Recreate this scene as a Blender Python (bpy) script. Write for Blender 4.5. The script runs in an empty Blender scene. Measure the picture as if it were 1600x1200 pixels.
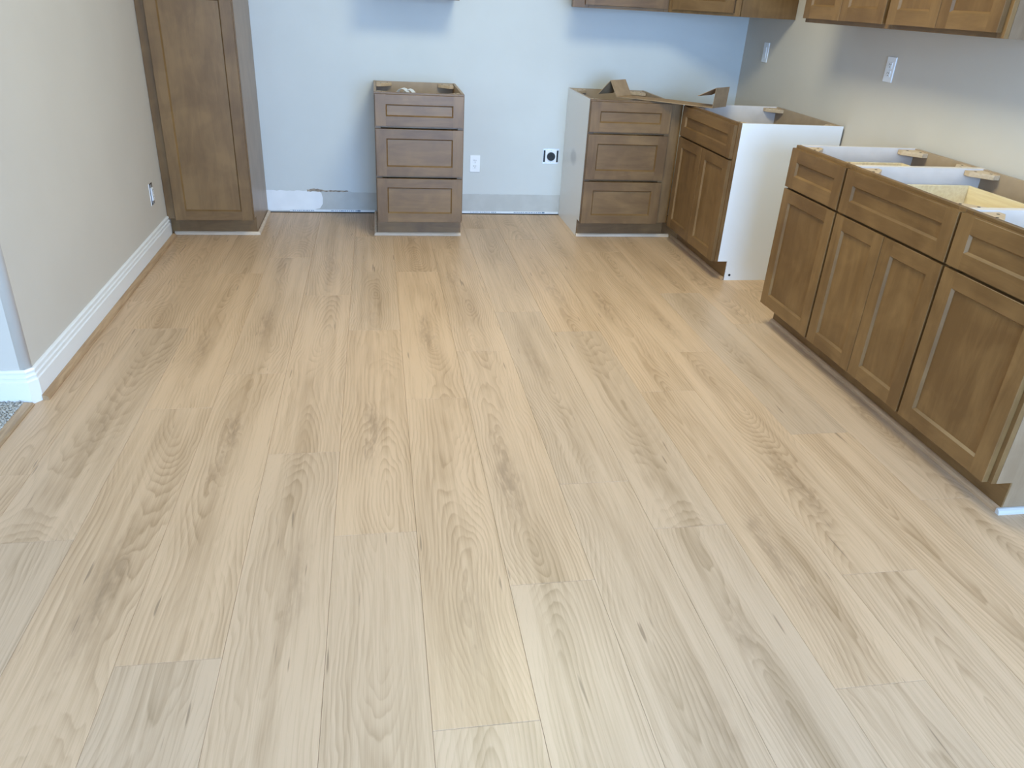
import bpy, bmesh, math, random
from mathutils import Vector, Matrix
random.seed(7)
scene = bpy.context.scene
COL = scene.collection
PI = math.pi

# ------------------------------------------------------------------ camera
def camera():
    cx, cy, cz, yaw, pitch, roll, f = 0.0078, -5.4161, 1.4239, 0.1870, -0.4718, 0.0579, 1192.56
    fw = Vector((math.sin(yaw)*math.cos(pitch), math.cos(yaw)*math.cos(pitch), math.sin(pitch)))
    rt = Vector((math.cos(yaw), -math.sin(yaw), 0)); up = rt.cross(fw)
    c, s = math.cos(roll), math.sin(roll)
    r2 = c*rt + s*up; u2 = -s*rt + c*up
    cam = bpy.data.cameras.new('camera'); o = bpy.data.objects.new('camera', cam); COL.objects.link(o)
    cam.sensor_width = 36; cam.lens = f/1600*36; cam.clip_start = .05
    m = Matrix((r2, u2, -fw)).transposed().to_4x4(); m.translation = (cx, cy, cz)
    o.matrix_world = m
    scene.camera = o
camera()

# ------------------------------------------------------------------ world, daylight, exposure
DAY = (0.62, 0.83, 1.0)
w = bpy.data.worlds.new('sky'); scene.world = w; w.use_nodes = True
w.node_tree.nodes['Background'].inputs[0].default_value = (*DAY, 1)
w.node_tree.nodes['Background'].inputs[1].default_value = 0.5
scene.view_settings.view_transform = 'Standard'; scene.view_settings.look = 'None'
scene.view_settings.gamma = 1.0; scene.view_settings.use_curve_mapping = False
scene.view_settings.exposure = 0.0

# glazed openings of the room, all outside the picture: (side, centre along wall, centre z, width, height, power)
REAR_Y = -8.0; LEFT_X = -5.2; CEIL = 2.74; XR = 2.525; XL = -1.250; YL = -2.711
WINDOWS = [('rear', 0.95, 1.22, 2.6, 2.30, 440.0, (0.33, 0.575, 1.0)), ('rear', -2.9, 1.25, 2.4, 1.7, 52.0, (0.38, 0.73, 1.0)), ('left', -5.6, 1.25, 3.0, 1.8, 62.0, (0.97, 0.98, 1.0))]
LAMP = (0.85, -2.25, 50.0, (1.0, 0.985, 0.72))     # flush ceiling lamp of the kitchen: x, y, power, colour
scene.cycles.diffuse_bounces = 8; scene.cycles.max_bounces = 12
def daylight(side, u, z, w_, h_, power, color):
    L = bpy.data.lights.new('daylight', 'AREA'); L.shape = 'RECTANGLE'; L.size = w_; L.size_y = h_
    L.energy = power; L.color = color
    o = bpy.data.objects.new('daylight', L); COL.objects.link(o)
    if side == 'rear': o.location = (u, REAR_Y - .06, z); o.rotation_euler = (PI/2, 0, 0)
    else: o.location = (LEFT_X - .06, u, z); o.rotation_euler = (PI/2, 0, -PI/2)
for a in WINDOWS: daylight(*a)

# ------------------------------------------------------------------ node helpers
class NT:
    def __init__(self, name):
        self.m = bpy.data.materials.new(name); self.m.use_nodes = True
        self.t = self.m.node_tree; self.bsdf = self.t.nodes['Principled BSDF']
    def n(self, kind, **kw):
        x = self.t.nodes.new(kind)
        for k, v in kw.items(): setattr(x, k, v)
        return x
    def put(self, sock, v):
        if v is None: return
        if hasattr(v, 'links') or isinstance(v, bpy.types.NodeSocket): self.t.links.new(v, sock)
        else: sock.default_value = v
    def math(self, op, a, b=None, c=None, clamp=False):
        x = self.n('ShaderNodeMath', operation=op, use_clamp=clamp)
        for i, v in enumerate((a, b, c)): self.put(x.inputs[i], v)
        return x.outputs[0]
    def vmath(self, op, a, b=None):
        x = self.n('ShaderNodeVectorMath', operation=op); self.put(x.inputs[0], a); self.put(x.inputs[1], b)
        return x.outputs[0]
    def xyz(self, v):
        x = self.n('ShaderNodeSeparateXYZ'); self.put(x.inputs[0], v); return x.outputs
    def comb(self, a, b, c):
        x = self.n('ShaderNodeCombineXYZ')
        for i, v in enumerate((a, b, c)): self.put(x.inputs[i], v)
        return x.outputs[0]
    def noise(self, v, scale=1.0, detail=2.0, rough=.5, dist=0.0):
        x = self.n('ShaderNodeTexNoise'); self.put(x.inputs['Vector'], v)
        x.inputs['Scale'].default_value = scale; x.inputs['Detail'].default_value = detail
        x.inputs['Roughness'].default_value = rough; x.inputs['Distortion'].default_value = dist
        return x.outputs[0]
    def ramp(self, fac, lo, hi, a=0.0, b=1.0):
        x = self.n('ShaderNodeMapRange', interpolation_type='SMOOTHSTEP')
        self.put(x.inputs[0], fac)
        for i, v in zip((1, 2, 3, 4), (lo, hi, a, b)): self.put(x.inputs[i], v)
        return x.outputs[0]
    def mix(self, fac, a, b, blend='MIX'):
        x = self.n('ShaderNodeMix', data_type='RGBA', blend_type=blend)
        self.put(x.inputs[0], fac)
        self.put(x.inputs[6], (*a, 1) if isinstance(a, tuple) else a)
        self.put(x.inputs[7], (*b, 1) if isinstance(b, tuple) else b)
        return x.outputs[2]
    def attr(self, name):
        x = self.n('ShaderNodeAttribute', attribute_type='OBJECT', attribute_name=name); return x
    def obj(self): return self.n('ShaderNodeTexCoord').outputs['Object']
    def rnd(self): return self.n('ShaderNodeObjectInfo').outputs['Random']
    def bump(self, h, strength, dist=.001):
        x = self.n('ShaderNodeBump'); self.put(x.inputs['Height'], h)
        x.inputs['Strength'].default_value = strength; x.inputs['Distance'].default_value = dist
        self.t.links.new(x.outputs[0], self.bsdf.inputs['Normal'])
    def out(self, col=None, rough=None, spec=None):
        if col is not None: self.put(self.bsdf.inputs['Base Color'], (*col, 1) if isinstance(col, tuple) else col)
        if rough is not None: self.put(self.bsdf.inputs['Roughness'], rough)
        if spec is not None: self.bsdf.inputs['Specular IOR Level'].default_value = spec
        return self.m

def plain(name, col, rough=.6, var=.04, scale=6.0, spec=.5, bump=0, bscale=200.0, metal=0.0):
    k = NT(name); p = k.obj()
    n = k.noise(p, scale, 3)
    f = k.ramp(n, .3, .7)
    d = tuple(c*(1-var) for c in col); l = tuple(min(1, c*(1+var)) for c in col)
    if bump: k.bump(k.noise(p, bscale, 2), bump)
    k.bsdf.inputs['Metallic'].default_value = metal
    return k.out(k.mix(f, d, l), rough, spec)

def cabinet_wood(name, axis, base, dark, rough=.40):
    """stained maple, grain running along local axis 'x' or 'z'"""
    k = NT(name); p = k.obj(); r = k.rnd()
    off = k.comb(k.math('MULTIPLY', r, 31.0), k.math('MULTIPLY', r, 17.0), k.math('MULTIPLY', r, 23.0))
    p = k.vmath('ADD', p, off)
    st = (1, 6, 6) if axis == 'x' else (6, 6, 1)
    ps = k.vmath('MULTIPLY', p, st)
    blotch = k.noise(p, 5.0, 3, .55, .6)
    curl = k.noise(ps, 2.6, 4, .6, 1.2)
    fib = k.noise(k.vmath('MULTIPLY', p, (6, 90, 90) if axis == 'x' else (90, 90, 6)), 3.0, 3, .6)
    f = k.math('ADD', k.math('MULTIPLY', k.ramp(blotch, .32, .70), .50), k.math('MULTIPLY', k.ramp(curl, .32, .68), .40))
    f = k.math('ADD', f, k.math('MULTIPLY', k.math('SUBTRACT', fib, .5), .45))
    f = k.math('ADD', f, k.math('MULTIPLY', k.math('SUBTRACT', r, .5), .42), clamp=True)
    k.bump(fib, .05, .0006)
    return k.out(k.mix(f, dark, base), rough, .5)

def floor_wood():
    """printed oak: rings of a wandering trunk cut by the plank's face, fibres, knots, per-plank tone"""
    k = NT('oak_plank'); p = k.obj()
    seed = k.attr('seed').outputs['Fac']; tone = k.attr('tone').outputs['Fac']; kn = k.xyz(k.attr('knot').outputs['Vector'])
    x, y, _ = k.xyz(p)
    sv = k.math('MULTIPLY', seed, 37.0)
    # knots: where the rings part
    def knot(kx, ky):
        dx = k.math('DIVIDE', k.math('SUBTRACT', x, kx), .026); dy = k.math('DIVIDE', k.math('SUBTRACT', y, ky), .15)
        wob = k.math('MULTIPLY', k.math('SUBTRACT', k.noise(k.comb(k.math('MULTIPLY', x, 16.0), k.math('MULTIPLY', y, 7.0), sv), 1.0, 3), .5), 3.2)
        d = k.math('SQRT', k.math('ADD', k.math('MULTIPLY', dx, dx), k.math('MULTIPLY', dy, dy)))
        d = k.math('ADD', d, wob)
        return k.math('EXPONENT', k.math('MULTIPLY', k.math('MULTIPLY', d, d), -.7))
    kmask = k.math('MULTIPLY', knot(kn[0], kn[1]), kn[2])
    # trunk axis wanders below the face: long arches where it comes near, straight grain beside it
    ny = k.comb(k.math('MULTIPLY', y, .75), sv, 0.0)
    n1 = k.math('SUBTRACT', k.noise(ny, 1.0, 2), .5)
    n2 = k.math('SUBTRACT', k.noise(k.vmath('ADD', ny, (31.7, 5.1, 2.0)), 1.0, 1), .46)
    wig = k.math('SUBTRACT', k.noise(k.comb(k.math('MULTIPLY', x, 8.0), k.math('MULTIPLY', y, 2.0), sv), 1.0, 3, .6), .5)
    u = k.math('ADD', k.math('SUBTRACT', x, k.math('MULTIPLY', n1, .30)), k.math('MULTIPLY', wig, .050))
    h = k.math('ADD', k.math('MULTIPLY', n2, .55), k.math('MULTIPLY', wig, .05))
    h = k.math('ADD', h, k.math('MULTIPLY', kmask, .03))
    rr = k.math('SQRT', k.math('ADD', k.math('MULTIPLY', u, u), k.math('MULTIPLY', h, h)))
    rr = k.math('ADD', rr, k.math('MULTIPLY', k.math('SUBTRACT', k.noise(k.comb(k.math('MULTIPLY', x, 60.0), k.math('MULTIPLY', y, 5.0), sv), 1.0, 2), .5), .005))
    ph = k.math('FRACT', k.math('MULTIPLY', rr, 88.0))
    ring = k.math('POWER', ph, 2.0)                     # soft rise, sharp late-wood edge
    ring = k.math('MULTIPLY', ring, k.ramp(ph, 1.0, .84))
    amp = k.ramp(k.noise(k.comb(k.math('MULTIPLY', x, 14.0), k.math('MULTIPLY', y, 1.2), k.math('ADD', sv, 9.0)), 1.0, 2), .34, .62, .15, 1.0)
    ring = k.math('MULTIPLY', ring, amp)
    cx_ = k.math('ADD', k.math('SUBTRACT', x, k.math('MULTIPLY', n1, .22)), k.math('MULTIPLY', wig, .07))
    heart = k.math('EXPONENT', k.math('MULTIPLY', k.math('MULTIPLY', cx_, cx_), -420.0))      # brown core along the plank
    heart = k.math('MULTIPLY', heart, k.ramp(k.noise(k.comb(k.math('MULTIPLY', x, 5.0), k.math('MULTIPLY', y, 1.5), k.math('ADD', sv, 21.0)), 1.0, 2), .36, .64, .1, 1.0))
    fib = k.noise(k.comb(k.math('MULTIPLY', x, 330.0), k.math('MULTIPLY', y, 7.0), sv), 1.0, 3, .65)
    strk = k.noise(k.comb(k.math('MULTIPLY', x, 42.0), k.math('MULTIPLY', y, 1.0), k.math('ADD', sv, 4.0)), 1.0, 3, .65)
    cloud = k.noise(k.comb(k.math('MULTIPLY', x, 7.0), k.math('MULTIPLY', y, 1.0), k.math('ADD', sv, 2.0)), 1.0, 2)
    crack = k.noise(k.comb(k.math('MULTIPLY', x, 85.0), k.math('MULTIPLY', y, 4.5), k.math('ADD', sv, 14.0)), 1.0, 1)
    crack = k.ramp(crack, .74, .80)
    light = k.mix(tone, (.612, .418, .258), (.530, .388, .268))     # warm blond -> greyed oak
    mid = k.mix(tone, (.345, .216, .112), (.315, .220, .132))
    f = k.math('MULTIPLY', ring, .60)
    f = k.math('ADD', f, k.math('MULTIPLY', k.math('SUBTRACT', strk, .47), 1.15))
    f = k.math('ADD', f, k.math('MULTIPLY', k.math('SUBTRACT', fib, .5), .78))
    f = k.math('ADD', f, k.math('MULTIPLY', k.math('SUBTRACT', cloud, .47), .75))
    f = k.math('ADD', f, k.math('ADD', k.math('MULTIPLY', heart, .34), .06), clamp=True)
    c = k.mix(f, light, mid)
    dk = k.math('MULTIPLY', kmask, k.ramp(k.noise(k.comb(k.math('MULTIPLY', x, 70.0), k.math('MULTIPLY', y, 16.0), sv), 1.0, 3), .35, .62, .25, 1.0), clamp=True)
    c = k.mix(k.math('MULTIPLY', dk, .62), c, (.235, .150, .085))
    c = k.mix(k.math('MULTIPLY', crack, .60), c, (.17, .11, .065))
    k.bump(k.math('ADD', k.math('MULTIPLY', fib, .6), k.math('MULTIPLY', ring, -.5)), .10, .0006)
    return k.out(c, k.ramp(fib, .2, .8, .42, .34), .42)

def trim_wood(name, base, dark, axis):
    k = NT(name); p = k.obj()
    s = (30, 2, 30) if axis == 'y' else (2, 30, 30)
    n = k.noise(k.vmath('MULTIPLY', p, s), 2.2, 4, .6, .6)
    return k.out(k.mix(k.ramp(n, .3, .7), dark, base), .42, .4)

def stained_panel():
    """white laminate end panel with one grey scuff"""
    k = NT('white_laminate_scuffed'); p = k.obj(); x, y, z = k.xyz(p)
    dy = k.math('DIVIDE', k.math('ADD', y, .30), .085); dz = k.math('DIVIDE', k.math('SUBTRACT', z, .47), .055)
    d = k.math('ADD', k.math('MULTIPLY', dy, dy), k.math('MULTIPLY', dz, dz))
    d = k.math('ADD', d, k.math('MULTIPLY', k.math('SUBTRACT', k.noise(p, 12.0, 2), .5), .8))
    return k.out(k.mix(k.ramp(d, 1.3, .2, 0, .42), (.80, .80, .79), (.33, .34, .36)), .35, .5)

M = {}
BR, BD = (.218, .122, .044), (.126, .064, .020)
M['wood_z'] = cabinet_wood('stained_maple_upright', 'z', BR, BD)
M['wood_x'] = cabinet_wood('stained_maple_level', 'x', BR, BD)
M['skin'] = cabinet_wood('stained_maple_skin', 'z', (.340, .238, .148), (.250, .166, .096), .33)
M['oak'] = floor_wood()
M['wall'] = plain('greige_wall_paint', (.575, .530, .465), .75, .015, 3, .3, .10, 320.0)
M['wall_daylit'] = plain('greige_paint_daylight_tint', (.592, .608, .590), .72, .015, 3, .3, .10, 320.0)  # same greige paint, with the cool daylight on the back wall put into its colour
M['ceiling'] = plain('white_ceiling_paint', (.80, .79, .76), .85, .01, 3, .2)
M['trim_white'] = plain('white_semigloss_trim', (.78, .78, .77), .30, .01, 4, .5)
M['shoe_white'] = plain('white_shoe_moulding', (.50, .495, .48), .4, .02, 6, .4)
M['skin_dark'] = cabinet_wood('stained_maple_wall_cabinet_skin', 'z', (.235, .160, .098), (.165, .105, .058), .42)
M['laminate'] = plain('white_laminate', (.80, .80, .79), .32, .01, 4, .5)
M['scuffed'] = stained_panel()
M['inner'] = plain('pale_inner_laminate', (.72, .645, .580), .45, .05, 9, .4)
M['inner_brown'] = plain('tan_inner_panel', (.40, .295, .195), .5, .08, 9, .4)
M['birch'] = trim_wood('pale_birch_drawer_side', (.80, .68, .44), (.70, .56, .33), 'x')
M['block'] = trim_wood('raw_maple_block', (.62, .47, .31), (.50, .36, .22), 'x')
M['dark_hole'] = plain('dark_hole', (.012, .010, .009), .8, .1)
M['shoe_x'] = trim_wood('blond_shoe_moulding_level', (.66, .53, .40), (.52, .39, .27), 'x')
M['shoe_y'] = trim_wood('oak_shoe_moulding_lengthwise', (.47, .31, .175), (.33, .205, .11), 'y')
M['toe_y'] = trim_wood('brown_shoe_moulding_lengthwise', (.50, .335, .20), (.37, .235, .130), 'y')
M['strip'] = trim_wood('oak_transition_strip', (.46, .315, .185), (.33, .215, .12), 'y')
M['subfloor'] = plain('dark_underlay', (.05, .042, .035), .9, .1)
M['carpet'] = plain('grey_carpet_yarn', (.42, .40, .36), .95, .25, 90, .1)
M['drywall'] = plain('bare_grey_drywall', (.50, .50, .475), .85, .05, 10, .2)
M['compound'] = plain('white_joint_compound', (.80, .81, .82), .8, .03, 8, .2)
M['torn'] = plain('torn_brown_paper', (.33, .27, .21), .9, .35, 40, .1)
M['ink'] = plain('faded_blue_ink', (.16, .22, .32), .8, .1, 50, .2)
M['tape'] = plain('pale_paper_edge', (.72, .75, .77), .8, .05, 20, .2)
M['plastic'] = plain('white_outlet_plastic', (.82, .83, .84), .3, .01, 5, .5)
M['black'] = plain('black_plastic', (.012, .012, .013), .45, .1, 5, .4)
M['zinc'] = plain('zinc_plated_strap', (.66, .68, .70), .35, .06, 40, .5, metal=.85)
M['card'] = plain('brown_cardboard', (.355, .240, .140), .85, .08, 25, .2)
M['paper'] = plain('white_paper', (.80, .83, .86), .7, .02, 10, .2)

# ------------------------------------------------------------------ mesh helpers
def link(name, me, mats, parent=None, loc=(0, 0, 0)):
    o = bpy.data.objects.new(name, me); COL.objects.link(o)
    if not me.materials:
        for m in (mats if isinstance(mats, (list, tuple)) else [mats]): me.materials.append(M[m])
    o.location = loc
    if parent: o.parent = parent
    return o
def tag(o, label, cat=None, group=None, kind=None):
    o['label'] = label
    if cat: o['category'] = cat
    if group: o['group'] = group
    if kind: o['kind'] = kind
    return o
def thing(name, label, cat, loc=(0, 0, 0), rz=0, group=None):
    o = bpy.data.objects.new(name, None); COL.objects.link(o); o.empty_display_size = .05
    o.location = loc; o.rotation_euler = (0, 0, rz)
    return tag(o, label, cat, group)
def from_bm(name, bm):
    me = bpy.data.meshes.new(name); bm.normal_update(); bm.to_mesh(me); bm.free(); return me
def bm_box(bm, x0, x1, y0, y1, z0, z1):
    v = [bm.verts.new(p) for p in ((x0, y0, z0), (x1, y0, z0), (x1, y1, z0), (x0, y1, z0), (x0, y0, z1), (x1, y0, z1), (x1, y1, z1), (x0, y1, z1))]
    for f in ((0, 3, 2, 1), (4, 5, 6, 7), (0, 1, 5, 4), (1, 2, 6, 5), (2, 3, 7, 6), (3, 0, 4, 7)): bm.faces.new([v[i] for i in f])
CACHE = {}
def box(name, mat, parent, x0, x1, y0, y1, z0, z1, bev=.0012, centre=True):
    """one box part with its origin at its own centre"""
    sx, sy, sz = (x1-x0)/2, (y1-y0)/2, (z1-z0)/2
    key = ('box', round(sx, 5), round(sy, 5), round(sz, 5), mat, bev)
    me = CACHE.get(key)
    if me is None:
        bm = bmesh.new(); bm_box(bm, -sx, sx, -sy, sy, -sz, sz)
        if bev: bmesh.ops.bevel(bm, geom=bm.edges[:], offset=min(bev, sx*.4, sy*.4, sz*.4), segments=1, affect='EDGES')
        me = CACHE[key] = from_bm(name, bm)
    return link(name, me, mat, parent, ((x0+x1)/2, (y0+y1)/2, (z0+z1)/2))
def prism(name, mat, parent, pts, vec, bev=0, mats=None, facemat=None):
    """polygon pts (3d) extruded along vec"""
    bm = bmesh.new(); vec = Vector(vec)
    a = [bm.verts.new(p) for p in pts]; b = [bm.verts.new(Vector(p)+vec) for p in pts]
    bm.faces.new(a[::-1]); bm.faces.new(b)
    n = len(pts)
    for i in range(n): bm.faces.new([a[i], a[(i+1) % n], b[(i+1) % n], b[i]])
    bmesh.ops.recalc_face_normals(bm, faces=bm.faces[:])
    if bev: bmesh.ops.bevel(bm, geom=bm.edges[:], offset=bev, segments=1, affect='EDGES')
    if facemat:
        bm.normal_update()
        for f in bm.faces: f.material_index = facemat(f)
    return link(name, from_bm(name, bm), mats or mat, parent)
def strip_solid(name, mat, parent, prof, side, thick):
    """folded sheet: polyline prof (3d points) swept along vector side, given real thickness"""
    side = Vector(side); n = len(prof); P = [Vector(p) for p in prof]; nor = []
    for i in range(n):
        d = Vector()
        if i: d += (P[i]-P[i-1]).normalized()
        if i < n-1: d += (P[i+1]-P[i]).normalized()
        nor.append(d.cross(side).normalized()*thick)
    ring = P + [P[i]+nor[i] for i in reversed(range(n))]
    return prism(name, mat, parent, ring, side)
def cyl(name, mat, parent, c, axis, r, h, seg=16):
    bm = bmesh.new(); bmesh.ops.create_cone(bm, cap_ends=True, segments=seg, radius1=r, radius2=r, depth=h)
    rot = {'z': Matrix(), 'y': Matrix.Rotation(PI/2, 3, 'X').to_4x4(), 'x': Matrix.Rotation(PI/2, 3, 'Y').to_4x4()}[axis]
    bmesh.ops.transform(bm, matrix=rot, verts=bm.verts[:])
    return link(name, from_bm(name, bm), mat, parent, c)

# ------------------------------------------------------------------ room shell
fl = link('floor', (lambda bm: (bm_box(bm, LEFT_X, XR+.12, REAR_Y-.12, .12, -.10, -.010), from_bm('floor', bm))[1])(bmesh.new()), 'subfloor')
tag(fl, 'light oak plank floor across the kitchen', 'floor', kind='structure')
PW, PL, X0 = .2377, 1.51, .091
JOINT = {0: -3.2, 1: -3.546, 2: -2.796, 3: -4.030, 4: -3.140, 5: -3.600, 6: -4.289, 7: -3.857, 8: -3.398, 9: -3.655, 10: -4.287, 11: -3.912,
         12: -3.151, 13: -3.592, 14: -3.1, 15: -3.8, 16: -4.2}
GREY = {(8, -3.398): .85, (9, -3.655): .8, (12, -3.151): .9, (5, -2.09): .45, (4, -1.63): .3, (8, -4.908): .75, (9, -5.165): .8, (7, -5.367): .7, (10, -5.797): .6,
        (3, -5.54): .75, (1, -5.056): .85, (6, -5.799): .6, (5, -2.09): .5, (1, -3.546): .5, (13, -3.592): .45, (4, -4.65): .45, (5, -5.11): .5,
        (8, -1.888): .55, (9, -2.145): .1, (11, -2.402): .2, (10, -4.287): .25, (11, -3.912): .15, (2, -4.306): .2}
KNOT = [(-.528, -3.036, .9), (-.718, -3.761, .9), (-.757, -2.258, .6), (-.526, -1.983, .7), (.206, -2.162, .8), (.403, -3.31, .9), (1.371, -3.448, .9),
        (1.128, -3.776, .8), (-.039, -3.03, .8), (-.235, -3.80, .5), (.221, -4.029, .5), (1.657, -2.406, .5), (.894, -4.166, .5), (.40, -1.45, .8),
        (-.28, -1.05, .7), (-.55, -.80, .6), (1.15, -1.75, .6), (.93, -1.62, .5), (1.40, -2.05, .6), (-.95, -1.30, .5), (.66, -2.45, .4), (1.90, -3.0, .6), (-.98, -2.95, .5)]
def planks():
    for c in range(0, 17):
        xa = X0 + (c-6)*PW; xb = xa + PW
        xa = max(xa, -1.262); xb = min(xb, XR-.004)
        if xb - xa < .02: continue
        y0 = JOINT[c]
        while y0 > REAR_Y: y0 -= PL
        y = y0
        while y < -.006:
            ya, yb = max(y, REAR_Y+.02), min(y+PL, -.006)
            if yb - ya > .03:
                sx, sy = (xb-xa)/2-.00025, (yb-ya)/2-.00025
                key = ('plank', round(sx, 4), round(sy, 4)); me = CACHE.get(key)
                if me is None:
                    bm = bmesh.new(); bm_box(bm, -sx, sx, -sy, sy, -.010, 0)
                    top = [e for e in bm.edges if all(abs(v.co.z) < 1e-6 for v in e.verts)]
                    bmesh.ops.bevel(bm, geom=top, offset=.0007, segments=1, affect='EDGES')
                    me = CACHE[key] = from_bm('plank', bm)
                o = link('plank', me, 'oak', fl, ((xa+xb)/2, (ya+yb)/2, 0))
                tone = next((t for (cc, yy), t in GREY.items() if cc == c and abs(yy-y) < .12), random.uniform(0, .35))
                kn = next((q for q in KNOT if xa < q[0] < xb and ya < q[1] < yb), None)
                if kn is None: kn = (random.uniform(xa+.05, xb-.05), random.uniform(ya, yb), random.choice((0, .3, .5)))
                o['seed'] = random.random(); o['tone'] = float(tone)*.8
                o['knot'] = [kn[0]-o.location.x, kn[1]-o.location.y, float(kn[2])]
            y += PL
planks()

# back wall: drywall core, paint skin ending ragged above the bare band
wb = box('wall_back', 'drywall', None, LEFT_X, XR+.12, .0015, .12, .004, CEIL, 0); tag(wb, 'daylight-tinted painted back wall with a bare strip along its foot', 'wall', kind='structure')
def child_world(o, parent):
    bpy.context.view_layer.update(); o.parent = parent; o.matrix_parent_inverse = parent.matrix_world.inverted(); return o
rg = random.Random(3)
edge = []
x = XL-.02
while x < XR:
    z = .143 + rg.uniform(-.0015, .0015)
    if -.46 < x < -.18: z = .150 + rg.uniform(-.003, .006)*(1 if x < -.3 else .5)
    if x < -.46: z = .150 + rg.uniform(-.003, .003)
    edge.append((x, z)); x += .022
pts = [(a, .0016, z) for a, z in edge] + [(XR, .0016, edge[-1][1]), (XR, .0016, CEIL), (XL-.02, .0016, CEIL)]
child_world(prism('paint_skin', 'wall_daylit', None, pts, (0, -.0016, 0)), wb)['label'] = 'greige paint with cool daylight in its colour, ending raggedly above the floor'
pp = [(-.80, .0016, .012), (-.46, .0016, .014), (-.395, .0016, .03), (-.375, .0016, .06), (-.372, .0016, .10), (-.38, .0016, .135), (-.40, .0016, .152), (-.80, .0016, .152)]
child_world(prism('compound_patch', 'compound', None, pp, (0, -.0011, 0)), wb)['label'] = 'smeared white joint compound patch'
tp, bt = [], []
x = -.475
while x < -.195:
    tp.append((x, .0016, .153 + .010*math.exp(-((x+.42)/.04)**2) + rg.uniform(0, .005))); bt.append((x, .0016, .146 + rg.uniform(-.003, .002))); x += .012
child_world(prism('torn_paper_edge', 'torn', None, bt + tp[::-1], (0, -.0024, 0)), wb)['label'] = 'torn brown drywall paper'
for xa, xb in ((-.60, -.02), (.53, 1.30)):
    child_world(box('paper_edge', 'tape', None, xa, xb, .0004, .0016, .006, .021, 0), wb)
    bm = bmesh.new(); q = xa+.02
    while q < xb-.03:
        if (q*3.1) % 1 < .62:
            l_ = rg.uniform(.004, .011); bm_box(bm, q, q+l_, .0001, .0006, .0105, .0155)
        q += rg.uniform(.011, .016)
    bm_box(bm, xb-.12, xb-.10, .0001, .0006, .009, .018)
    child_world(link('printed_marking', from_bm('printed_marking', bm), 'ink'), wb)['kind'] = 'stuff'

def pierced_wall(name, side, lo, hi, label):
    bm = bmesh.new(); xs = lo
    def b_(u0, u1, z0, z1):
        if u1-u0 < .001: return
        if side == 'rear': bm_box(bm, u0, u1, REAR_Y-.12, REAR_Y, z0, z1)
        else: bm_box(bm, LEFT_X-.12, LEFT_X, u0, u1, z0, z1)
    for (_, u, z, w_, h_, _, _) in sorted(q for q in WINDOWS if q[0] == side):
        b_(xs, u-w_/2, 0, CEIL); b_(u-w_/2, u+w_/2, z+h_/2, CEIL)
        if z-h_/2 > .1: b_(u-w_/2, u+w_/2, 0, z-h_/2)
        xs = u+w_/2
    b_(xs, hi, 0, CEIL)
    return tag(link(name, from_bm(name, bm), 'wall'), label, 'wall', kind='structure')
pierced_wall('wall_far_left', 'left', REAR_Y-.12, YL, 'greige wall of the carpeted room')
tag(box('wall_right', 'wall', None, XR, XR+.12, REAR_Y-.12, 0, 0, CEIL, 0), 'greige painted wall behind the cabinet run with pale end panel', 'wall', kind='structure')
pierced_wall('wall_rear', 'rear', LEFT_X, XR, 'greige wall with glazed openings behind the viewer')
r = .03; arc = [(XL-r+r*math.cos(a), YL+r-r*math.sin(a), 0) for a in [i*PI/16 for i in range(9)]]
wl = prism('wall_left', 'wall', None, [(XL, 0, 0)] + arc + [(LEFT_X, YL, 0), (LEFT_X, YL+.14, 0), (XL-.14, YL+.14, 0), (XL-.14, 0, 0)], (0, 0, CEIL))
for p_ in wl.data.polygons: p_.use_smooth = abs(p_.normal.x) > .01 and abs(p_.normal.y) > .01
tag(wl, 'greige wall with rounded outer corner beside the tall pantry', 'wall', kind='structure')
tag(box('ceiling', 'ceiling', None, LEFT_X-.12, XR+.12, REAR_Y-.12, .12, CEIL, CEIL+.1, 0), 'flat white ceiling', 'ceiling', kind='structure')
for i, (side, u, z, w_, h_, _, _) in enumerate(WINDOWS):
    t = thing('window_%d' % (i+1), ('wide patio door opening in the rear wall', 'living room window in the rear wall', 'living room window in the far left wall')[i], 'window',
              (u, REAR_Y, z) if side == 'rear' else (LEFT_X, u, z), PI if side == 'rear' else PI/2); t['kind'] = 'structure'
    for a, b in ((-w_/2, -w_/2+.05), (w_/2-.05, w_/2), (-.025, .025)): box('window_frame', 'trim_white', t, a, b, -.012, .05, -h_/2, h_/2)
    for a, b in ((-h_/2, -h_/2+.05), (h_/2-.05, h_/2)): box('window_frame', 'trim_white', t, -w_/2, w_/2, -.010, .05, a, b)

# baseboard with stepped profile, round the outer corner
def sweep(name, mat, path, prof, close=False):
    """path: list of (x,y) with outward offset to its right; prof: list of (offset, z)"""
    bm = bmesh.new(); n = len(path); rows = []
    for i, p in enumerate(path):
        d0 = (Vector(path[i])-Vector(path[i-1])).normalized() if i else None
        d1 = (Vector(path[i+1])-Vector(path[i])).normalized() if i < n-1 else None
        na = [Vector((-d.y, d.x)) for d in (d0, d1) if d is not None]
        nn = sum(na, Vector((0, 0))).normalized(); sc = 1/max(.3, nn.dot(na[0]))
        rows.append([bm.verts.new((p[0]+nn.x*o*sc, p[1]+nn.y*o*sc, z)) for o, z in prof])
    k = len(prof)
    for i in range(n-1):
        for j in range(k): bm.faces.new([rows[i][j], rows[i+1][j], rows[i+1][(j+1) % k], rows[i][(j+1) % k]])
    bm.faces.new(rows[0]); bm.faces.new(rows[-1][::-1]); bmesh.ops.recalc_face_normals(bm, faces=bm.faces[:])
    return link(name, from_bm(name, bm), mat)
BP = [(0, 0), (.0155, 0), (.0155, .086), (.0105, .090), (.0105, .098), (.0130, .101), (.0130, .105), (.0080, .109), (.0080, .117), (.0108, .120), (.0108, .125), (.006, .1305), (0, .1315)]
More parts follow.
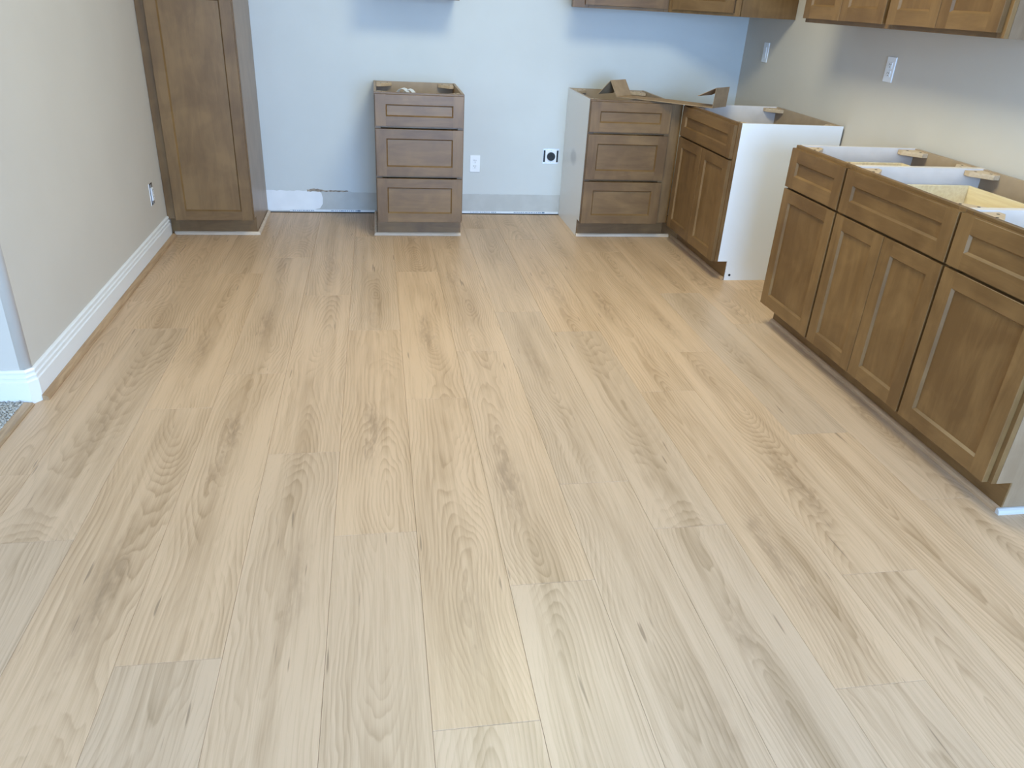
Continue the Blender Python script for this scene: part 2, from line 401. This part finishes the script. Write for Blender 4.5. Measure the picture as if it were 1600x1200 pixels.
bb = sweep('baseboard_left', 'trim_white', [(LEFT_X+.01, YL-.0005), (XL-.016, YL-.0005), (XL+.0005, YL+.022), (XL+.0005, -.612)], [(-o, z) for o, z in BP])
tag(bb, 'white moulded baseboard on the left wall turning its corner', 'baseboard', kind='structure')
QR = [(0, 0), (.018, 0), (.0175, .007), (.015, .013), (.010, .0175), (.004, .0195), (0, .0195)]
trim_n = [0]
def shoe(path, mat, label, prof=QR):
    trim_n[0] += 1
    o = sweep('trim_%d' % trim_n[0], mat, path, [(-a, z+.0002) for a, z in prof]); tag(o, label, 'moulding', kind='structure'); return o
shoe([(XL+.0155, YL+.012), (XL+.0155, -.60)], 'shoe_y', 'oak shoe moulding along the foot of the white baseboard', [(a*1.25, z*1.1) for a, z in QR])

# carpet and transition strip
cp = box('carpet', 'carpet', None, LEFT_X, -1.287, REAR_Y, YL-.001, -.010, .006, 0); tag(cp, 'grey looped carpet beyond the oak edge strip', 'carpet', kind='stuff')
bm = bmesh.new(); rc = random.Random(5)
ico = bmesh.new(); bmesh.ops.create_icosphere(ico, subdivisions=1, radius=1); IV = [v.co.copy() for v in ico.verts]; IF = [[v.index for v in f.verts] for f in ico.faces]; ico.free()
vs, fs = [], []
y = -3.6
while y < YL-.012:
    x = -1.75
    while x < -1.284:
        c = Vector((x+rc.uniform(-.003, .003), y+rc.uniform(-.003, .003), .006+rc.uniform(0, .006))); s = rc.uniform(.0035, .0055); b0 = len(vs)
        vs += [tuple(c+Vector((v.x*s, v.y*s, v.z*s*1.5))) for v in IV]; fs += [[i+b0 for i in f] for f in IF]; x += .0082
    y += .0082
me = bpy.data.meshes.new('carpet_loops'); me.from_pydata(vs, [], fs); o = link('carpet_loops', me, 'carpet', None); child_world(o, cp); o['kind'] = 'stuff'
st = prism('trim_20', 'strip', None, [(-1.292, 0, .0), (-1.250, 0, .0), (-1.250, 0, .004), (-1.256, 0, .009), (-1.284, 0, .011), (-1.292, 0, .008)], (0, 4.6, 0))
st.location = (0, YL-.022-4.6, 0); tag(st, 'oak transition strip between the planks and the carpet', 'transition strip', kind='structure')

# ------------------------------------------------------------------ five-piece fronts
def front(kind, root, x0, x1, z0, z1, y, sw=.062, rw=.055):
    """shaker door or drawer front lying in the plane y (face), built as panel + two stiles + two rails"""
    T, REC, CH = .0195, .0095, .0080
    mp = 'wood_x' if kind == 'drawer_front' else 'wood_z'
    pn = box(kind, mp, root, x0+sw-.008, x1-sw+.008, y+REC, y+T-.003, z0+rw-.008, z1-rw+.008, 0)
    c = pn.location.copy()
    def piece(name, mat, pts, vec):
        key = (name, mat, tuple(tuple(round(q, 4) for q in p) for p in pts), tuple(round(q, 4) for q in vec))
        me = CACHE.get(key)
        if me is None:
            o = prism(name, mat, pn, pts, vec); CACHE[key] = o.data; return o
        return link(name, me, mat, pn)
    b = .0012
    for s in (-1, 1):   # stiles, full height, chamfered towards the panel
        def X(d): return (x0 - c.x + d) if s < 0 else (x1 - c.x - d)
        pr_ = [(0, T), (0, b), (b, 0), (sw, 0), (sw+CH, REC+.001), (sw+CH, T)]
        o = piece('stile', 'wood_z', [(X(a)*1.0, d+y-c.y, z0-c.z) for a, d in pr_], (0, 0, z1-z0))
    for s in (-1, 1):   # rails between them
        def Z(d): return (z0 - c.z + d) if s < 0 else (z1 - c.z - d)
        pr_ = [(0, T), (0, b), (b, 0), (rw, 0), (rw+CH, REC+.001), (rw+CH, T)]
        o = piece('rail', 'wood_x', [(x0-c.x+sw-.0002, d+y-c.y, Z(a)) for a, d in pr_], (x1-x0-2*sw+.0004, 0, 0))
    return pn
DF, FF = -.630, -.610     # front face plane, face-frame plane (local y)

def corner_blocks(t, wd, h, d, back):
    # triangular braces in the top corners, each with two screw holes
    for sx in (0, 1):
        for bk in (0, 1):
            X = (lambda a: a) if sx == 0 else (lambda a: wd-a)
            Y = (lambda a: -back-a) if bk == 0 else (lambda a: -d+.021+a)
            pts = [(X(.017), Y(0), h-.026), (X(.115), Y(0), h-.026), (X(.115), Y(.028), h-.026), (X(.045), Y(.088), h-.026), (X(.017), Y(.088), h-.026)]
            o = prism('corner_block', 'block', t, pts, (0, 0, .020), .001)
            for a, b in ((.088, .022), (.045, .060)):
                cyl('screw_hole', 'dark_hole', o, (X(a), Y(b), h-.0060), 'z', .0055, .0012, 10)

def side_panel(t, x0, x1, h, d, out_mat, in_mat, outward, toe=.114, notch=.075):
    pts = [(x0, -.004, 0), (x0, -d+notch, 0), (x0, -d+notch, toe), (x0, -d+.019, toe), (x0, -d+.019, h), (x0, -.004, h)]
    if not toe: pts = [(x0, -.004, 0), (x0, -d+.019, 0), (x0, -d+.019, h), (x0, -.004, h)]
    return prism('side_panel', None, t, pts, (x1-x0, 0, 0), mats=[out_mat, in_mat], facemat=lambda f: 0 if f.normal.x*outward > .5 else (1 if f.normal.x*outward < -.5 or f.normal.z > .5 else 0))

def base_cabinet(name, label, loc, rz, wd, fronts, left='skin', right='skin', inner='inner_brown', back='inner_brown', h=.876, drawer_boxes=(), blocks=True, top_open=True, fill_l=0, fill_r=0, group=None):
    t = thing(name, label, 'cabinet', loc, rz, group); d = -FF
    side_panel(t, 0, .015, h, d, left, inner, -1); side_panel(t, wd-.015, wd, h, d, right, inner, 1)
    box('back_panel', back, t, .015, wd-.015, -.016, -.004, .10, h-.001, 0)
    box('bottom_panel', inner, t, .015, wd-.015, -d+.019, -.016, .114, .130, 0)
    if not top_open: box('top_panel', 'skin', t, 0, wd, -d, -.004, h-.016, h, 0)
    for a, b in ((-fill_l, .038), (wd-.038, wd+fill_r)): box('frame_stile', 'wood_z', t, a, b, -d, -d+.019, .114, h)
    zs = sorted({round(f[3], 3) for f in fronts})
    box('frame_rail', 'wood_x', t, .038, wd-.038, -d+.0005, -d+.019, h-.038, h); box('frame_rail', 'wood_x', t, .038, wd-.038, -d+.0005, -d+.019, .114, .150)
    for z in zs:
        if .2 < z < h-.1: box('frame_rail', 'wood_x', t, .038, wd-.038, -d+.0005, -d+.019, z-.012, z+.026)
    box('toe_kick', 'wood_x', t, -fill_l*.0, wd+fill_r, -d+.072, -d+.078, 0, .114, 0)
    if blocks: corner_blocks(t, wd, h, d, .016)
    for (a, b, z0, z1) in drawer_boxes:
        o = box('drawer_box', 'birch', t, a, b, -.10, -.088, z0, z1, .001)          # back board, then sides and base as its pieces
        c = o.location
        for q in ((a, a+.012, -.56, -.10, z0, z1), (b-.012, b, -.56, -.10, z0, z1), (a+.012, b-.012, -.56, -.548, z0, z1-.006)):
            box('drawer_side', 'birch', o, q[0]-c.x, q[1]-c.x, q[2]-c.y, q[3]-c.y, q[4]-c.z, q[5]-c.z, .001)
        box('drawer_base', 'birch', o, a+.012-c.x, b-.012-c.x, -.548-c.y, -.10-c.y, z0+.006-c.z, z0+.013-c.z, 0)
    for kind, a, b, z0, z1 in [(f[0], f[1], f[2], f[3], f[4]) for f in fronts]: front(kind, t, a, b, z0, z1, DF)
    return t

# ------------------------------------------------------------------ base and tall cabinets
D3 = lambda a, b: [('drawer_front', a, b, .688, .866), ('drawer_front', a, b, .396, .672), ('drawer_front', a, b, .110, .380)]
base_cabinet('drawer_cabinet', 'narrow brown three-drawer cabinet standing alone between two bare wall strips', (-.004, -.001, 0), 0, .533, D3(.005, .528), drawer_boxes=[(.04, .493, .70, .815)])
base_cabinet('drawer_cabinet', 'brown three-drawer corner cabinet with scuffed white side and cardboard on top', (1.305, -.001, 0), 0, .535, D3(.003, .522), left='scuffed', right='inner', inner='inner_brown', fill_r=.064)
base_cabinet('base_cabinet', 'brown two-door cabinet with one drawer and a bare white end panel', (XR-.0095, -.655, 0), -PI/2, .779,
             [('drawer_front', .010, .768, .690, .864), ('door', .010, .387, .112, .680), ('door', .391, .768, .112, .680)], left='inner', right='laminate', inner='inner', back='inner_brown', fill_l=.024)
RX = XR-.0095
ca = base_cabinet('door_cabinet', 'brown single-door cabinet closest to the white end panel across the gap', (RX, -2.061, 0), -PI/2, .459,
             [('drawer_front', .004, .452, .691, .864), ('door', .004, .452, .112, .681)], inner='inner', back='inner_brown', drawer_boxes=[(.05, .409, .71, .815)])
cb = base_cabinet('door_cabinet', 'brown two-door cabinet with one wide drawer between two single-door cabinets', (RX, -2.520, 0), -PI/2, .686,
             [('drawer_front', .008, .680, .691, .864), ('door', .008, .343, .112, .681), ('door', .346, .680, .112, .681)], left='inner', right='inner', inner='inner', back='inner_brown', drawer_boxes=[(.05, .636, .70, .815)])
cc = base_cabinet('door_cabinet', 'brown single-door cabinet with a finished grey-brown end and white floor trim', (RX, -3.206, 0), -PI/2, .472,
             [('drawer_front', .006, .456, .691, .864), ('door', .006, .456, .112, .681)], left='inner', inner='inner', back='inner_brown', drawer_boxes=[(.05, .42, .70, .815)])
pa = base_cabinet('pantry_cabinet', 'tall brown pantry cabinet in the corner by the greige wall', (-1.201, -.001, 0), 0, .456,
             [('door', .004, .452, .112, 1.372), ('door', .004, .452, 1.380, 2.118)], h=2.134, blocks=False, top_open=False)
box('filler_strip', 'wood_z', pa, -.0475, -.001, -.606, -.588, .114, 2.134)
box('toe_kick', 'wood_x', pa, -.0475, .0, -.538, -.532, 0, .114, 0)
# small screw hole at the foot of the white end panel
sk = [o for o in COL.objects if o.name.startswith('base_cabinet')][0]
cyl('cable_hole', 'dark_hole', sk, (.7795, -.505, .032), 'x', .007, .002, 12)

# shoe mouldings on the cabinets
SQ = [(0, 0), (.016, 0), (.0155, .008), (.012, .014), (.006, .018), (0, .0185)]
def shoe_front(xa, xb, label, mat='shoe_x', ret=0, retl=0):
    y = -.001+FF+.072
    path = [(xa, y), (xb, y)]
    if ret: path = [(xa, y), (xb+.002, y), (xb+.002, -.02)]
    if retl: path = [(xa-.002, -.02), (xa-.002, y), (xb, y)]
    return shoe(path, mat, label, SQ)
shoe_front(-1.234, -.744, 'blond shoe moulding round the foot of the tall pantry', ret=1)
shoe_front(-.006, .530, 'blond shoe moulding at the foot of the lone drawer cabinet', retl=1)
shoe_front(1.304, 1.955, 'blond shoe moulding at the foot of the corner drawer cabinet')
tx = RX+FF+.072
shoe([(tx, -.556), (tx, -1.432)], 'toe_y', 'brown shoe moulding at the foot of the cabinet with white end', SQ)
shoe([(tx, -2.062), (tx, -3.6795)], 'toe_y', 'long brown shoe moulding under the run of three cabinets', SQ)
shoe([(tx-.0165, -3.679), (XR-.001, -3.679)], 'shoe_white', 'white shoe moulding under the grey-brown cabinet end', SQ)

# ------------------------------------------------------------------ wall cabinets
ZB, ZT = 1.372, 2.286
def wall_cabinet(name, label, loc, rz, wd, doors, fill_l=0):
    t = thing(name, label, 'wall cabinet', loc, rz); d = .305; h = ZT-ZB
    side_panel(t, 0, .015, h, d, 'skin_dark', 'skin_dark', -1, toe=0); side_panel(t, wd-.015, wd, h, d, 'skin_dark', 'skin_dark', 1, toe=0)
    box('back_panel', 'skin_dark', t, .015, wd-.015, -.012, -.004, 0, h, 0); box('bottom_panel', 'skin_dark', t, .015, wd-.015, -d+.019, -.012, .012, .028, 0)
    box('top_panel', 'skin_dark', t, .015, wd-.015, -d+.019, -.012, h-.016, h, 0)
    for a, b in ((-fill_l, .038), (wd-.038, wd)): box('frame_stile', 'wood_z', t, a, b, -d, -d+.019, 0, h)
    for a, b in ((0, .038), (h-.038, h)): box('frame_rail', 'wood_x', t, .038, wd-.038, -d+.0005, -d+.019, a, b)
    for a, b in doors: front('door', t, a, b, .018, h-.012, -d-.020, .06, .058)
    return t
wall_cabinet('wall_cabinet', 'wall cabinet hung straight above the lone drawer cabinet', (0, -.001, ZB), 0, .519, [(.006, .257), (.261, .513)])
wall_cabinet('wall_cabinet', 'single-door wall cabinet hung above the scuffed corner cabinet', (1.28, -.001, ZB), 0, .560, [(.012, .541)], fill_l=.064)
wall_cabinet('wall_cabinet', 'two-door wall cabinet beside the open gap of greige wall', (XR-.001, -1.326, ZB), -PI/2, .717, [(.004, .345), (.348, .704)])
wall_cabinet('wall_cabinet', 'two-door wall cabinet ending the run with a grey-brown side', (XR-.001, -2.043, ZB), -PI/2, .710, [(.014, .346), (.349, .690)])
t = thing('corner_wall_cabinet', 'angled corner wall cabinet above the cardboard strip', 'wall cabinet', (1.845, -.001, ZB))
A, B = Vector((0, -.305, 0)), Vector((.325, -.640, 0)); h = ZT-ZB; W_ = XR-1.845-.002
prism('body', 'wood_z', t, [(0, 0, 0), tuple(A), tuple(B), (W_, B.y, 0), (W_, 0, 0)], (0, 0, h))
fr = bpy.data.objects.new('door_frame', None)
ang = math.atan2(B.y-A.y, B.x-A.x); L_ = (B-A).length
ff = box('face_frame', 'wood_z', t, 0, L_, -.019, 0, 0, h); ff.location = (A+B)/2 + Vector((math.sin(ang), -math.cos(ang), 0))*.0095 + Vector((0, 0, h/2)); ff.rotation_euler = (0, 0, ang)
dr = front('door', t, .030, L_-.034, .018, h-.012, -.040, .06, .058)
lc = dr.location.copy(); dr.rotation_euler = (0, 0, ang); dr.location = Matrix.Rotation(ang, 3, 'Z') @ lc + A
bpy.data.objects.remove(fr)

# ------------------------------------------------------------------ outlets and switch
def plate_thing(name, label, cat, loc, rz): return thing(name, label, cat, loc, rz)
def receptacles(t, y, zz=(.0195, -.0195)):
    for z in zz:
        o = box('socket', 'plastic', t, -.0165, .0165, y-.0025, y, z-.0145, z+.0145, .002)
        for x, hh in ((-.0065, .0085), (.0065, .0065)): box('slot', 'black', o, x-.0014, x+.0014, -.0018, .0, .002-hh/2+.002, .002+hh/2+.002, 0)
        cyl('slot', 'black', o, (0, -.0009, -.0075), 'y', .0026, .0018, 10)
def outlet(label, loc, rz):
    t = thing('wall_outlet', label, 'outlet', loc, rz)
    box('cover_plate', 'plastic', t, -.035, .035, -.006, 0, -.0575, .0575, .003); receptacles(t, -.006)
    cyl('screw', 'zinc', t, (0, -.0062, 0), 'y', .003, .001, 10); return t
outlet('white outlet low on the wall right of the lone drawer cabinet', (.678, 0, .356), 0)
outlet('white outlet on the greige wall above the gap between cabinets', (XR, -1.695, 1.187), -PI/2)
t = thing('wall_switch', 'white rocker switch on the greige wall in the shaded corner', 'switch', (XR, -.337, 1.170), -PI/2)
box('cover_plate', 'plastic', t, -.035, .035, -.006, 0, -.0585, .0585, .003)
ro = box('rocker', 'plastic', t, -.0165, .0165, -.0105, -.006, -.033, .033, .002); ro.rotation_euler = (.05, 0, 0)
for z in (-.046, .046): cyl('screw', 'zinc', t, (0, -.0062, z), 'y', .003, .001, 10)
t = thing('range_outlet', 'uncovered round black range outlet in a square box', 'outlet', (1.216, 0, .417), 0)
box('box_rim', 'zinc', t, -.056, .056, -.002, 0, -.052, .052, .001); box('mounting_strap', 'plastic', t, -.040, .040, -.006, -.002, -.047, .047, .002)
for x in (-.047, .047): box('box_gap', 'black', t, x-.006, x+.006, -.0035, -.002, -.040, .040, 0)
o = cyl('receptacle_face', 'black', t, (0, -.010, 0), 'y', .029, .012, 24)
for x, z, a in ((-.011, 0, .4), (.011, 0, -.4), (0, .012, 0)): s_ = box('slot', 'dark_hole', o, x-.0016, x+.0016, -.0066, -.0055, z-.006, z+.006, 0); s_.rotation_euler = (0, a, 0)
for z in (-.040, .040): cyl('screw', 'zinc', t, (0, -.0065, z), 'y', .004, .0015, 10)
t = thing('bare_outlet', 'uncovered outlet in a dark box on the wall by the pantry', 'outlet', (XL, -.851, .320), PI/2)
box('box_opening', 'black', t, -.030, .030, -.002, 0, -.058, .058, 0); box('box_rim', 'plastic', t, -.036, -.029, -.003, 0, -.060, .060, .001)
box('mounting_strap', 'zinc', t, -.010, .012, -.0045, -.002, -.054, .054, .001); bo = box('receptacle_body', 'plastic', t, -.016, .016, -.008, -.002, -.036, .036, .002)
receptacles(t, -.008)

# ------------------------------------------------------------------ loose things
e = Vector((-.78, .62, 0)).normalized(); sd = Vector((.128, .1, 0)); q = Vector((1.507, -.470, .8775)); p2 = Vector((1.990, -.862, .8775)); up = Vector((0, 0, 1))
prof = [q + e*.125 + up*.006, q + e*.05 + up*.092, q + up*.001, (q+p2)/2 + up*.002, p2, p2 - e*.004 + up*.115, p2 + e*.100 + up*.062]
cbd = strip_solid('cardboard_strip', 'card', None, prof, sd, .004)
tag(cbd, 'long brown cardboard strip with folded ends bridging the two corner cabinets', 'cardboard')
t = thing('paper_curl', 'small curled white paper inside the lone open-topped drawer cabinet', 'paper', (.150, -.45, .7145))
for k_, (dx, h_) in enumerate(((-.020, .165), (.018, .158))):
    pr_ = [(dx - .035*math.cos(a) + .020*a, .03*k_, h_*math.sin(a)**.8) for a in [.02 + i*(PI-.04)/12 for i in range(13)]]
    strip_solid('curl', 'paper', t, pr_, (.020, .050, 0), .0014)

# ------------------------------------------------------------------ flush ceiling lamp (above the picture)
t = thing('ceiling_lamp', 'round flush ceiling lamp over the kitchen floor', 'lamp', (LAMP[0], LAMP[1], CEIL))
bm = bmesh.new(); bmesh.ops.create_cone(bm, cap_ends=True, segments=40, radius1=.46, radius2=.48, depth=.05)
link('lamp_body', from_bm('lamp_body', bm), 'trim_white', t, (0, 0, -.026))
L = bpy.data.lights.new('lamp', 'AREA'); L.shape = 'DISK'; L.size = .90; L.energy = LAMP[2]; L.color = LAMP[3]
o = bpy.data.objects.new('lamp_light', L); COL.objects.link(o); o.location = (LAMP[0], LAMP[1], CEIL-.056)
